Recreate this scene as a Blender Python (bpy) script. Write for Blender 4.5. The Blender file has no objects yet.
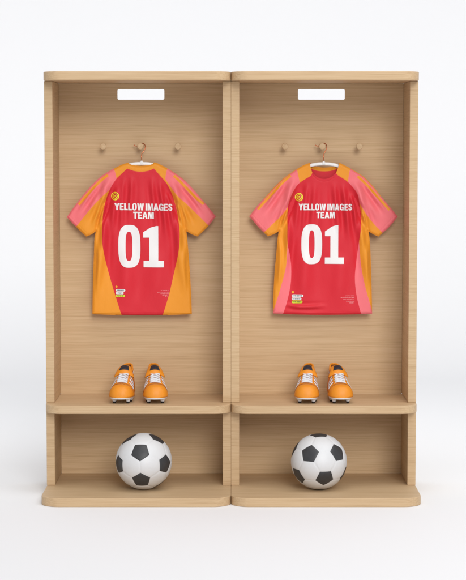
import bpy, bmesh, math, random
import numpy as np
from mathutils import Vector, Matrix
from mathutils.geometry import delaunay_2d_cdt

scene = bpy.context.scene
col = scene.collection
rnd = random.Random(5)

# ------------------------------------------------------------------ camera
cam_d = bpy.data.cameras.new('camera')
cam = bpy.data.objects.new('camera', cam_d)
col.objects.link(cam)
cam.location = (0.0, -8.07, 1.4655)
cam.rotation_euler = (math.radians(90 - 4.23), 0, 0)
cam_d.sensor_fit = 'HORIZONTAL'
cam_d.sensor_width = 36.0
cam_d.lens = 1920.0 / 466.0 * 36.0
cam_d.clip_start = 0.1
cam_d.clip_end = 100
scene.camera = cam

# ------------------------------------------------------------------ light
world = bpy.data.worlds.new('World')
scene.world = world
world.use_nodes = True
bg = world.node_tree.nodes['Background']
bg.inputs['Color'].default_value = (0.975, 0.980, 1.0, 1)
bg.inputs['Strength'].default_value = 0.49

def sun(name, strength, angle, direction, colour=(1, 1, 1)):
    d = bpy.data.lights.new(name, 'SUN')
    d.energy = strength
    d.angle = math.radians(angle)
    d.color = colour
    o = bpy.data.objects.new(name, d)
    o.rotation_euler = Vector(direction).to_track_quat('-Z', 'Y').to_euler()
    col.objects.link(o)
    return o
sun('studio_key_light', 1.42, 24, (-0.18, 0.90, -0.40), (1.0, 0.985, 0.965))
ld = bpy.data.lights.new('added_overhead_fill', 'AREA')  # unseen lamp, added to brighten the floor in front of the lockers
ld.shape = 'RECTANGLE'; ld.size = 5.0; ld.size_y = 3.0; ld.energy = 120
lo = bpy.data.objects.new('added_overhead_fill', ld)
lo.location = (1.6, -1.9, 4.8)
col.objects.link(lo)

lb = bpy.data.lights.new('added_backdrop_fill', 'AREA')  # second added lamp, out of view, evens out floor and backdrop behind the lockers
lb.shape = 'RECTANGLE'; lb.size = 6.5; lb.size_y = 0.5; lb.energy = 24
lbo = bpy.data.objects.new('added_backdrop_fill', lb)
lbo.location = (-1.5, 1.3, 2.45)
lbo.rotation_euler = Vector((0, 0.55, -0.83)).to_track_quat('-Z', 'Y').to_euler()
col.objects.link(lbo)

scene.view_settings.view_transform = 'Standard'
scene.view_settings.look = 'None'
scene.view_settings.exposure = 0.0
scene.view_settings.gamma = 1

# ------------------------------------------------------------------ materials
def srgb(r, g, b):
    def f(c):
        c /= 255.0
        return c / 12.92 if c <= 0.04045 else ((c + 0.055) / 1.055) ** 2.4
    return (f(r), f(g), f(b), 1)

def new_mat(name):
    m = bpy.data.materials.new(name)
    m.use_nodes = True
    nt = m.node_tree
    return m, nt, nt.nodes['Principled BSDF']

def plain(name, c, rough=0.5, bump=0.0, bscale=400, spec=0.5, metal=0.0, var=0.0, vscale=20, sheen=0.0):
    m, nt, b = new_mat(name)
    b.inputs['Base Color'].default_value = c
    b.inputs['Roughness'].default_value = rough
    b.inputs['Specular IOR Level'].default_value = spec
    b.inputs['Metallic'].default_value = metal
    if sheen:
        b.inputs['Sheen Weight'].default_value = sheen
        b.inputs['Sheen Roughness'].default_value = 0.4
    tc = nt.nodes.new('ShaderNodeTexCoord')
    if var:
        n = nt.nodes.new('ShaderNodeTexNoise')
        n.inputs['Scale'].default_value = vscale
        n.inputs['Detail'].default_value = 4
        nt.links.new(tc.outputs['Object'], n.inputs['Vector'])
        mx = nt.nodes.new('ShaderNodeMix')
        mx.data_type = 'RGBA'
        mx.inputs['A'].default_value = tuple(x * (1 - var) for x in c[:3]) + (1,)
        mx.inputs['B'].default_value = tuple(min(1, x * (1 + var)) for x in c[:3]) + (1,)
        nt.links.new(n.outputs['Fac'], mx.inputs['Factor'])
        nt.links.new(mx.outputs['Result'], b.inputs['Base Color'])
    if bump:
        n = nt.nodes.new('ShaderNodeTexNoise')
        n.inputs['Scale'].default_value = bscale
        n.inputs['Detail'].default_value = 3
        nt.links.new(tc.outputs['Object'], n.inputs['Vector'])
        bp = nt.nodes.new('ShaderNodeBump')
        bp.inputs['Strength'].default_value = bump
        bp.inputs['Distance'].default_value = 0.001
        nt.links.new(n.outputs['Fac'], bp.inputs['Height'])
        nt.links.new(bp.outputs['Normal'], b.inputs['Normal'])
    return m

def wood(name, scale, tint=1.0):
    """pale oak veneer, grain running across"""
    m, nt, b = new_mat(name)
    N, L = nt.nodes, nt.links
    tc = N.new('ShaderNodeTexCoord')
    oi = N.new('ShaderNodeObjectInfo')
    mul = N.new('ShaderNodeMath'); mul.operation = 'MULTIPLY'; mul.inputs[1].default_value = 37.0
    L.new(oi.outputs['Random'], mul.inputs[0])
    add = N.new('ShaderNodeVectorMath'); add.operation = 'ADD'
    L.new(tc.outputs['Object'], add.inputs[0]); L.new(mul.outputs[0], add.inputs[1])
    # gentle waviness of the grain
    wv = N.new('ShaderNodeTexNoise'); wv.inputs['Scale'].default_value = 2.2; wv.inputs['Detail'].default_value = 2
    L.new(add.outputs[0], wv.inputs['Vector'])
    ws = N.new('ShaderNodeVectorMath'); ws.operation = 'SCALE'; ws.inputs['Scale'].default_value = 0.005
    L.new(wv.outputs['Color'], ws.inputs[0])
    ad2 = N.new('ShaderNodeVectorMath'); ad2.operation = 'ADD'
    L.new(add.outputs[0], ad2.inputs[0]); L.new(ws.outputs[0], ad2.inputs[1])
    def layer(k, detail, rough):
        mp = N.new('ShaderNodeMapping')
        mp.inputs['Scale'].default_value = (scale[0] * k, scale[1] * k, scale[2] * k)
        L.new(ad2.outputs[0], mp.inputs['Vector'])
        n = N.new('ShaderNodeTexNoise'); n.inputs['Scale'].default_value = 1.0
        n.inputs['Detail'].default_value = detail; n.inputs['Roughness'].default_value = rough
        L.new(mp.outputs[0], n.inputs['Vector'])
        return n
    broad, fine, pore = layer(0.22, 3, 0.5), layer(1.1, 4, 0.6), layer(2.3, 2, 0.6)
    def madd(a, ka, bsock, kb):
        x = N.new('ShaderNodeMath'); x.operation = 'MULTIPLY'; x.inputs[1].default_value = ka
        L.new(a, x.inputs[0])
        y = N.new('ShaderNodeMath'); y.operation = 'MULTIPLY_ADD'; y.inputs[1].default_value = kb
        L.new(bsock, y.inputs[0]); L.new(x.outputs[0], y.inputs[2])
        return y.outputs[0]
    s1 = madd(broad.outputs['Fac'], 0.16, fine.outputs['Fac'], 0.46)
    s2 = madd(s1, 1.0, pore.outputs['Fac'], 0.38)
    r = N.new('ShaderNodeValToRGB')
    cr = r.color_ramp
    cr.elements[0].position = 0.29
    cr.elements[0].color = (0.472 * tint, 0.302 * tint, 0.156 * tint, 1)
    cr.elements[1].position = 0.71
    cr.elements[1].color = (0.698 * tint, 0.514 * tint, 0.320 * tint, 1)
    e = cr.elements.new(0.50); e.color = (0.618 * tint, 0.433 * tint, 0.250 * tint, 1)
    L.new(s2, r.inputs['Fac'])
    L.new(r.outputs['Color'], b.inputs['Base Color'])
    b.inputs['Roughness'].default_value = 0.55
    b.inputs['Specular IOR Level'].default_value = 0.3
    bp = N.new('ShaderNodeBump'); bp.inputs['Strength'].default_value = 0.25; bp.inputs['Distance'].default_value = 0.0006
    L.new(s2, bp.inputs['Height']); L.new(bp.outputs['Normal'], b.inputs['Normal'])
    return m

M = {}
M['board'] = wood('oak_board', (3.0, 110, 185), 0.90)
M['side'] = wood('oak_side', (5.0, 4.0, 185), 0.90)
M['back'] = wood('oak_back', (2.8, 20, 185), 0.97)
M['peg'] = wood('oak_peg', (60, 10, 80), 0.95)
M['floor'] = plain('white_studio_floor', (0.866, 0.872, 0.888, 1), 0.9, spec=0.1)

def fabric(name, c):
    m, nt, b = new_mat(name)
    N, L = nt.nodes, nt.links
    b.inputs['Base Color'].default_value = c
    b.inputs['Roughness'].default_value = 0.52
    b.inputs['Specular IOR Level'].default_value = 0.28
    b.inputs['Sheen Weight'].default_value = 0.05
    tc = N.new('ShaderNodeTexCoord')
    w = N.new('ShaderNodeTexNoise'); w.inputs['Scale'].default_value = 900; w.inputs['Detail'].default_value = 2
    n = N.new('ShaderNodeTexNoise'); n.inputs['Scale'].default_value = 14; n.inputs['Detail'].default_value = 4
    mp = N.new('ShaderNodeMapping'); mp.inputs['Scale'].default_value = (1, 1, 0.45)
    L.new(tc.outputs['Object'], w.inputs['Vector'])
    L.new(tc.outputs['Object'], mp.inputs['Vector']); L.new(mp.outputs[0], n.inputs['Vector'])
    b1 = N.new('ShaderNodeBump'); b1.inputs['Strength'].default_value = 0.5; b1.inputs['Distance'].default_value = 0.006
    b2 = N.new('ShaderNodeBump'); b2.inputs['Strength'].default_value = 0.25; b2.inputs['Distance'].default_value = 0.0006
    L.new(n.outputs['Fac'], b1.inputs['Height'])
    L.new(w.outputs['Fac'], b2.inputs['Height']); L.new(b1.outputs['Normal'], b2.inputs['Normal'])
    L.new(b2.outputs['Normal'], b.inputs['Normal'])
    return m
M['red'] = fabric('red_jersey', srgb(212, 40, 54))
M['orange'] = fabric('orange_jersey', srgb(234, 152, 44))
M['pink'] = fabric('pink_jersey', srgb(240, 118, 126))
M['print_white'] = plain('white_print', srgb(236, 236, 236), 0.5, 0.2, 900)
M['print_yellow'] = plain('yellow_print', srgb(240, 226, 50), 0.5)
M['print_lime'] = plain('lime_print', srgb(212, 226, 44), 0.5)
M['print_red'] = plain('red_print', srgb(196, 62, 44), 0.5)
M['print_gold'] = plain('gold_print', srgb(238, 170, 40), 0.5)
M['print_dark'] = plain('dark_print', srgb(60, 66, 84), 0.5)
M['print_pink'] = plain('pale_pink_print', srgb(242, 150, 156), 0.5)
M['copper'] = plain('copper_wire', srgb(205, 128, 92), 0.28, metal=0.9)
M['white_plastic'] = plain('white_hanger_plastic', srgb(238, 238, 238), 0.35)
M['shoe'] = plain('orange_boot_leather', srgb(226, 140, 28), 0.48, 0.5, 260, var=0.06, vscale=60)
M['shoe_in'] = plain('dark_boot_lining', srgb(150, 84, 24), 0.8, 0.3, 300)
M['navy'] = plain('navy_boot_patch', srgb(26, 34, 46), 0.5, 0.3, 500)
M['lace'] = plain('white_lace', srgb(218, 219, 224), 0.7, 0.5, 900)
M['sole'] = plain('white_sole', srgb(228, 230, 236), 0.3)
M['stud_tip'] = plain('black_stud_tip', srgb(24, 26, 30), 0.35)
M['ball_white'] = plain('white_ball_panel', srgb(212, 213, 215), 0.42, 0.35, 500, var=0.03, vscale=30)
M['ball_black'] = plain('black_ball_panel', srgb(52, 53, 56), 0.42, 0.5, 420, var=0.2, vscale=60)

# ------------------------------------------------------------------ helpers
def tag(o, label=None, cat=None, group=None, kind=None):
    if label: o['label'] = label
    if cat: o['category'] = cat
    if group: o['group'] = group
    if kind: o['kind'] = kind
    return o

def empty(name, loc, rz=0.0):
    o = bpy.data.objects.new(name, None)
    o.empty_display_size = 0.05
    o.location = loc
    o.rotation_euler = (0, 0, rz)
    col.objects.link(o)
    return o

def link(name, me, parent=None, mats=(), smooth=False):
    for m in mats: me.materials.append(m)
    if smooth:
        for p in me.polygons: p.use_smooth = True
    o = bpy.data.objects.new(name, me)
    col.objects.link(o)
    if parent: o.parent = parent
    return o

def from_bm(name, bm, parent=None, mats=(), smooth=False):
    me = bpy.data.meshes.new(name)
    bm.normal_update()
    bm.to_mesh(me); bm.free()
    return link(name, me, parent, mats, smooth)

def bevel_mod(o, w=0.002, seg=3):
    b = o.modifiers.new('bevel', 'BEVEL')
    b.width = w; b.segments = seg; b.limit_method = 'ANGLE'; b.angle_limit = math.radians(50)
    b.harden_normals = False
    for p in o.data.polygons: p.use_smooth = True
    w_ = o.modifiers.new('wn', 'WEIGHTED_NORMAL'); w_.keep_sharp = True
    return o

def box(name, x0, x1, y0, y1, z0, z1, mat, parent, bev=0.0022):
    bm = bmesh.new()
    bmesh.ops.create_cube(bm, size=1)
    for v in bm.verts:
        v.co = Vector(((x0 + x1) / 2 + v.co.x * (x1 - x0), (y0 + y1) / 2 + v.co.y * (y1 - y0), (z0 + z1) / 2 + v.co.z * (z1 - z0)))
    return bevel_mod(from_bm(name, bm, parent, [mat]), bev)

def board(name, x0, x1, y0, y1, z0, z1, r, mat, parent, bev=0.003):
    """horizontal board with its two front (low y) corners rounded"""
    pts = [(x1, y1), (x0, y1)]
    n = 14
    for i in range(n + 1):
        a = math.pi + (math.pi / 2) * i / n
        pts.append((x0 + r + r * math.cos(a), y0 + r + r * math.sin(a)))
    for i in range(n + 1):
        a = 1.5 * math.pi + (math.pi / 2) * i / n
        pts.append((x1 - r + r * math.cos(a), y0 + r + r * math.sin(a)))
    bm = bmesh.new()
    vs = [bm.verts.new((x, y, z0)) for x, y in pts]
    f = bm.faces.new(vs)
    ret = bmesh.ops.extrude_face_region(bm, geom=[f])
    for v in ret['geom']:
        if isinstance(v, bmesh.types.BMVert): v.co.z = z1
    bmesh.ops.recalc_face_normals(bm, faces=bm.faces)
    return bevel_mod(from_bm(name, bm, parent, [mat]), bev)

def tube(pts, rad, seg=10, closed=False, flat=None):
    """sweep; flat=(normal axis vector, ratio) squashes the section"""
    pts = [Vector(p) for p in pts]
    n = len(pts)
    rs = rad if hasattr(rad, '__len__') else [rad] * n
    bm = bmesh.new()
    rings = []
    up = Vector((0, 1, 0))
    for i, p in enumerate(pts):
        a = pts[(i - 1) % n] if (closed or i > 0) else p
        b = pts[(i + 1) % n] if (closed or i < n - 1) else p
        t = (b - a).normalized()
        s = t.cross(up)
        if s.length < 1e-3: s = t.cross(Vector((1, 0, 0)))
        s.normalize()
        u = s.cross(t).normalized()
        k = flat if flat else 1.0
        rings.append([bm.verts.new(p + s * (math.cos(q) * rs[i]) + u * (math.sin(q) * rs[i] * k))
                      for q in [2 * math.pi * j / seg for j in range(seg)]])
    m = n if closed else n - 1
    for i in range(m):
        A, B = rings[i], rings[(i + 1) % n]
        for j in range(seg):
            bm.faces.new((A[j], A[(j + 1) % seg], B[(j + 1) % seg], B[j]))
    if not closed:
        bm.faces.new(rings[0][::-1]); bm.faces.new(rings[-1])
    bmesh.ops.recalc_face_normals(bm, faces=bm.faces)
    return bm

def lathe_y(prof, seg=40):
    """profile (radius, y) revolved about the y axis"""
    bm = bmesh.new()
    rings = [[bm.verts.new((r * math.cos(2 * math.pi * j / seg), y, r * math.sin(2 * math.pi * j / seg))) for j in range(seg)] for r, y in prof]
    for A, B in zip(rings[:-1], rings[1:]):
        for j in range(seg):
            bm.faces.new((A[j], A[(j + 1) % seg], B[(j + 1) % seg], B[j]))
    bm.faces.new(rings[0]); bm.faces.new(rings[-1])
    bmesh.ops.recalc_face_normals(bm, faces=bm.faces)
    return bm

def catmull(pts, n=6):
    P = [np.array(p, float) for p in pts]
    if len(P) < 3: return [tuple(p) for p in P]
    P = [2 * P[0] - P[1]] + P + [2 * P[-1] - P[-2]]
    out = []
    for i in range(1, len(P) - 2):
        for k in range(n):
            t = k / n
            p0, p1, p2, p3 = P[i - 1:i + 3]
            out.append(tuple(0.5 * ((2 * p1) + (-p0 + p2) * t + (2 * p0 - 5 * p1 + 4 * p2 - p3) * t * t + (-p0 + 3 * p1 - 3 * p2 + p3) * t ** 3)))
    out.append(tuple(P[-2]))
    return out

def runs(*rs, n=5):
    """closed outline from smooth runs that meet at corners"""
    out = []
    for r in rs:
        c = catmull(r, n)
        if out and np.hypot(out[-1][0] - c[0][0], out[-1][1] - c[0][1]) < 1e-6: c = c[1:]
        out += c
    if np.hypot(out[-1][0] - out[0][0], out[-1][1] - out[0][1]) < 1e-6: out = out[:-1]
    return out

def seg_dist(Q, poly, closed=True):
    Q = np.asarray(Q, float)
    P = np.asarray(poly, float)
    A = P if closed else P[:-1]
    B = np.roll(P, -1, 0) if closed else P[1:]
    d = np.full(len(Q), 1e9); tt = np.zeros(len(Q)); L = 0; tot = np.hypot(*(B - A).T).sum()
    for a, b in zip(A, B):
        ab = b - a
        l2 = (ab @ ab) + 1e-12
        t = np.clip(((Q - a) @ ab) / l2, 0, 1)
        dd = np.hypot(*(Q - a - t[:, None] * ab).T)
        m = dd < d
        d[m] = dd[m]; tt[m] = (L + t[m] * math.sqrt(l2)) / tot
        L += math.sqrt(l2)
    return d, tt

def winding(Q, poly):
    Q = np.asarray(Q, float); P = np.asarray(poly, float)
    w = np.zeros(len(Q), int)
    for a, b in zip(P, np.roll(P, -1, 0)):
        cr = (b[0] - a[0]) * (Q[:, 1] - a[1]) - (Q[:, 0] - a[0]) * (b[1] - a[1])
        w += ((a[1] <= Q[:, 1]) & (b[1] > Q[:, 1]) & (cr > 0)).astype(int)
        w -= ((a[1] > Q[:, 1]) & (b[1] <= Q[:, 1]) & (cr < 0)).astype(int)
    return w != 0

def triangulate(loops, spacing, clip=None):
    """constrained triangulation of a bounding grid with the loops as edges; returns verts, tris, centroids"""
    pts, edges = [], []
    dense = []
    for lp in loops:
        q = []
        for (xa, ya), (xb, yb) in zip(lp, list(lp[1:]) + [lp[0]]):
            m = max(1, int(math.hypot(xb - xa, yb - ya) / (spacing * 1.3)))
            q += [(xa + (xb - xa) * i / m, ya + (yb - ya) * i / m) for i in range(m)]
        dense.append(q)
    loops = dense
    for lp in loops:
        s = len(pts)
        n = len(lp)
        pts += [Vector((float(x), float(y))) for x, y in lp]
        edges += [(s + i, s + (i + 1) % n) for i in range(n)]
    A = np.array([tuple(p) for p in pts])
    lo, hi = A.min(0), A.max(0)
    gx = np.arange(lo[0] + spacing / 2, hi[0], spacing)
    gy = np.arange(lo[1] + spacing / 2, hi[1], spacing)
    G = np.array([(x + (0.5 * spacing if j % 2 else 0), y) for j, y in enumerate(gy) for x in gx])
    if len(G):
        keep = np.ones(len(G), bool)
        if clip is not None: keep &= winding(G, clip)
        for lp in loops:
            d, _ = seg_dist(G[keep], lp)
            idx = np.where(keep)[0]
            keep[idx[d < spacing * 0.35]] = False
        pts += [Vector((float(x), float(y))) for x, y in G[keep]]
    V, _, F, *_r = delaunay_2d_cdt(pts, edges, [], 0, 1e-5)
    V = np.array([tuple(v) for v in V])
    F = np.array([f for f in F if len(f) == 3])
    C = V[F].mean(1)
    return V, F, C

# ------------------------------------------------------------------ the setting
def make_sweep():
    bm = bmesh.new()
    prof = [(-14, 0.0), (4.0, 0.0)]
    R = 2.5
    for i in range(1, 25):
        a = (math.pi / 2) * i / 24
        prof.append((4.0 + R * math.sin(a), R - R * math.cos(a)))
    prof.append((6.5, 10.0))
    L = [bm.verts.new((-11, y, z)) for y, z in prof]
    Rr = [bm.verts.new((11, y, z)) for y, z in prof]
    for i in range(len(prof) - 1):
        bm.faces.new((L[i], Rr[i], Rr[i + 1], L[i + 1]))
    o = from_bm('floor', bm, None, [M['floor']], True)
    return tag(o, kind='structure')
make_sweep()

# ------------------------------------------------------------------ lockers
ZB0, ZB1 = 0.0, 0.0370
ZS0, ZS1 = 0.3543, 0.3895
ZT0, ZT1 = 1.7450, 1.7816
PW = 0.0350

def back_panel(w, hx, hz, hw, hh, parent):
    """board at y 0.3..0.316 with a rounded grab slot cut through"""
    r = 0.007
    hole = []
    for cx_, cz_, a0 in ((hx + hw / 2 - r, hz + hh / 2 - r, 0), (hx - hw / 2 + r, hz + hh / 2 - r, 90), (hx - hw / 2 + r, hz - hh / 2 + r, 180), (hx + hw / 2 - r, hz - hh / 2 + r, 270)):
        for k in range(7):
            a = math.radians(a0 + 15 * k)
            hole.append((cx_ + r * math.cos(a), cz_ + r * math.sin(a)))
    outer = [(PW + .0005, ZB1 + .0005), (w - PW - .0005, ZB1 + .0005), (w - PW - .0005, ZT0 - .0005), (PW + .0005, ZT0 - .0005)]
    V, F, C = triangulate([outer, hole], 5.0)
    F = F[winding(C, outer) & ~winding(C, hole)]
    bm = bmesh.new()
    vs = [bm.verts.new((x, 0.300, z)) for x, z in V]
    for f in F: bm.faces.new([vs[i] for i in f])
    ret = bmesh.ops.extrude_face_region(bm, geom=list(bm.faces))
    for v in ret['geom']:
        if isinstance(v, bmesh.types.BMVert): v.co.y = 0.318
    bmesh.ops.recalc_face_normals(bm, faces=bm.faces)
    bmesh.ops.dissolve_limit(bm, angle_limit=0.01, verts=bm.verts, edges=bm.edges)
    return from_bm('back_panel', bm, parent, [M['back']])

def make_locker(x0, x1, pegs, hole_x, label):
    w = x1 - x0
    L = empty('locker', (x0, 0, 0))
    tag(L, label, 'locker', 'open wooden lockers standing side by side')
    board('base_board', 0, w, -0.300, 0.318, ZB0, ZB1, 0.078, M['board'], L)
    board('shelf', 0, w, -0.090, 0.2995, ZS0, ZS1, 0.075, M['board'], L)
    board('top_board', 0, w, -0.090, 0.318, ZT0, ZT1, 0.075, M['board'], L)
    for a, b in ((0, PW), (w - PW, w)):
        box('side_panel', a, b, 0.0, 0.318, ZB1 + .0006, ZS0 - .0006, M['side'], L)
        box('side_panel', a, b, 0.0, 0.318, ZS1 + .0006, ZT0 - .0006, M['side'], L)
    back_panel(w, hole_x - x0, 1.6972, 0.2040, 0.0462, L)
    for px in pegs:
        prof = [(0.0085, 0.3005), (0.0085, 0.268), (0.0095, 0.262), (0.0125, 0.2600), (0.0138, 0.2585), (0.0140, 0.250), (0.0130, 0.2475), (0.0115, 0.2468)]
        p = from_bm('peg', lathe_y(prof), L, [M['peg']], True)
        p.location = (px - x0, 0, 1.4725)
        es = p.modifiers.new('es', 'EDGE_SPLIT'); es.split_angle = math.radians(35)
    return L

make_locker(-0.7905, -0.0085, (-0.5618, -0.4002, -0.2377), -0.4000, 'left pale oak open locker holding the shirt with orange side panels')
make_locker(-0.0083, 0.7752, (0.2247, 0.3857, 0.5466), 0.3838, 'right pale oak open locker holding the shirt with pink side strips')

# ------------------------------------------------------------------ hangers
K = 0.00433          # metres per drawing unit of the shirt patterns
YC = 0.250           # the plane the shirts hang in

def smoothstep(x):
    x = np.clip(x, 0, 1)
    return x * x * (3 - 2 * x)

def make_hanger(ox, cx_, cy_, hook_pts, bar_top, label, group):
    """ox: world x of pattern origin. drawing coordinates, y down from 1.4053 m at 162"""
    def W(u, v, y=YC): return Vector(((u - cx_) * K, y - YC, -(v - cy_) * K))
    root = empty('clothes_hanger', (ox, YC, 1.4053 - (cy_ - 162) * K))
    tag(root, label, 'hanger', group)
    hp = catmull([tuple(W(u, v, y)) for u, v, y in hook_pts], 8)
    from_bm('hook', tube(hp, 0.0019, 10), root, [M['copper']], True)
    tip = W(*hook_pts[0])
    bm = bmesh.new(); bmesh.ops.create_uvsphere(bm, u_segments=12, v_segments=8, radius=0.0033)
    t = from_bm('hook_tip', bm, root, [M['copper']], True); t.location = tip
    arm = []
    for s in np.linspace(-1, 1, 61):
        a = abs(s) * 43
        v = bar_top + float(np.interp(a, [0, 5, 9, 13, 17, 21, 27, 35, 43], [0, .15, .6, 1.6, 3.4, 5.8, 10.0, 16.0, 22.5]))
        arm.append(tuple(W(cx_ + s * 43, v)))
    rs = [0.0072 * (1 - 0.35 * abs(s) ** 3) for s in np.linspace(-1, 1, 61)]
    bar = from_bm('hanger_bar', tube(arm, rs, 14, flat=0.6), root, [M['white_plastic']], True)
    nk = [W(cx_, bar_top + 0.5), W(cx_, bar_top - 1.2), W(cx_, bar_top - 2.0), W(cx_, bar_top - 2.9)]
    from_bm('neck', tube(nk, [0.011, 0.0075, 0.0048, 0.0036], 14, flat=0.6), root, [M['white_plastic']], True)
    return root

HY = 0.2755
hook_a = [(133.9, 145.6, HY), (135.6, 146.2, HY), (137.2, 146.0, HY), (138.2, 144.6, HY), (140.1, 143.9, HY), (142.6, 143.4, HY - .003), (144.6, 145.2, HY - .008),
          (144.9, 148.0, HY - .013), (143.4, 151.4, HY - .018), (141.5, 154.3, HY - .022), (141.2, 157.0, YC), (141.4, 160.2, YC), (141.4, 162.5, YC)]
make_hanger(-0.3952, 141.4, 162.0, hook_a, 163.6, 'white hanger almost hidden inside the shirt with orange side panels', 'white clothes hangers with copper hooks')
hook_b = [(u + 182.2 if i < 9 else u + 182.7, v, y) for i, (u, v, y) in enumerate(hook_a)]
make_hanger(0.3922, 324.0, 162.0, hook_b, 163.9, 'white hanger whose whole bar shows in the neck opening of the right shirt', 'white clothes hangers with copper hooks')

# ------------------------------------------------------------------ glyphs (height 1, y down from cap line)
def rect(x0, y0, x1, y1): return [(x0, y0), (x1, y0), (x1, y1), (x0, y1)]
def superell(cx_, cy_, rx, ry, p=2.6, n=40):
    out = []
    for i in range(n):
        a = 2 * math.pi * i / n
        c, s = math.cos(a), math.sin(a)
        out.append((cx_ + rx * math.copysign(abs(c) ** (2 / p), c), cy_ + ry * math.copysign(abs(s) ** (2 / p), s)))
    return out
def thick(path, w, n=6):
    P = np.array(catmull(path, n))
    T = np.gradient(P, axis=0); T /= np.linalg.norm(T, axis=1)[:, None]
    Nn = np.stack([-T[:, 1], T[:, 0]], 1) * (w / 2)
    return [tuple(p) for p in P + Nn] + [tuple(p) for p in (P - Nn)[::-1]]
S_ = 0.20
GL = {
 'Y': (0.66, [[(0, 0), (.225, 0), (.33, .36), (.435, 0), (.66, 0), (.435, .60), (.435, 1), (.225, 1), (.225, .60)]], []),
 'E': (0.52, [rect(0, 0, .21, 1), rect(0, 0, .51, .175), rect(0, .405, .48, .575), rect(0, .825, .52, 1)], []),
 'L': (0.49, [rect(0, 0, .21, 1), rect(0, .82, .49, 1)], []),
 'O': (0.62, [superell(.31, .5, .31, .52)], [superell(.31, .5, .105, .345)]),
 'W': (0.90, [[(0, 0), (.205, 0), (.265, .62), (.36, 0), (.54, 0), (.635, .62), (.695, 0), (.90, 0), (.755, 1), (.54, 1), (.45, .42), (.36, 1), (.145, 1)]], []),
 'I': (0.21, [rect(0, 0, .21, 1)], []),
 'M': (0.76, [[(0, 0), (.28, 0), (.38, .58), (.48, 0), (.76, 0), (.76, 1), (.57, 1), (.57, .30), (.455, 1), (.305, 1), (.19, .30), (.19, 1), (0, 1)]], []),
 'A': (0.66, [[(.21, 0), (.45, 0), (.66, 1), (.445, 1), (.41, .81), (.25, .81), (.215, 1), (0, 1)]], [[(.33, .24), (.385, .64), (.275, .64)]]),
 'G': (0.62, [thick([(.52, .33), (.50, .17), (.31, .08), (.14, .22), (.105, .5), (.14, .78), (.31, .92), (.47, .84), (.51, .66)], .2), rect(.33, .47, .615, .63), rect(.44, .47, .615, 1)], []),
 'S': (0.58, [thick([(.47, .30), (.42, .13), (.28, .085), (.14, .15), (.12, .30), (.22, .42), (.37, .52), (.465, .68), (.42, .86), (.28, .915), (.14, .86), (.10, .68)], .19)], []),
 'T': (0.56, [rect(0, 0, .56, .18), rect(.175, 0, .385, 1)], []),
}
def set_text(s, x0, x1, y0, h, tilt=0.0, gap=0.055, space=0.17):
    """returns outer loops and hole loops, fitted between x0 and x1"""
    adv, total = [], 0
    for ch in s:
        if ch == ' ': adv.append(None); total += space; continue
        adv.append(total); total += GL[ch][0] + gap
    total -= gap
    k = (x1 - x0) / total
    outs, holes = [], []
    for ch, a in zip(s, adv):
        if a is None: continue
        f = lambda lp: [(x0 + (a + x) * k, y0 + y * h + tilt * (a + x) * k) for x, y in lp]
        outs += [f(l) for l in GL[ch][1]]; holes += [f(l) for l in GL[ch][2]]
    return outs, holes

def digits(z, one):
    """zero: (x0,x1,y0,y1,hx0,hx1,hy0,hy1); one: (stem0,stem1,top,flagx,flagy0,flagy1,base0,base1,basey0,basey1)"""
    a = superell((z[0] + z[1]) / 2, (z[2] + z[3]) / 2, (z[1] - z[0]) / 2, (z[3] - z[2]) / 2, 2.9, 64)
    b = superell((z[4] + z[5]) / 2, (z[6] + z[7]) / 2, (z[5] - z[4]) / 2, (z[7] - z[6]) / 2, 2.9, 48)
    s0, s1, t, fx, f0, f1, b0, b1, q0, q1 = one
    c = [(s1, t), (s1, q0), (b1, q0), (b1, q1), (b0, q1), (b0, q0), (s0, q0), (s0, f1), (fx, f1), (fx, f0)] + \
        catmull([(fx, f0), (s0 - (s0 - fx) * .25, f0 - (f0 - t) * .45), (s0 + 1.2, t + 1.6), (s1 - 2.0, t)], 5)[1:]
    return [a, c], [b]

# ------------------------------------------------------------------ shirts
T_BULGE = 0.0130

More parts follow.
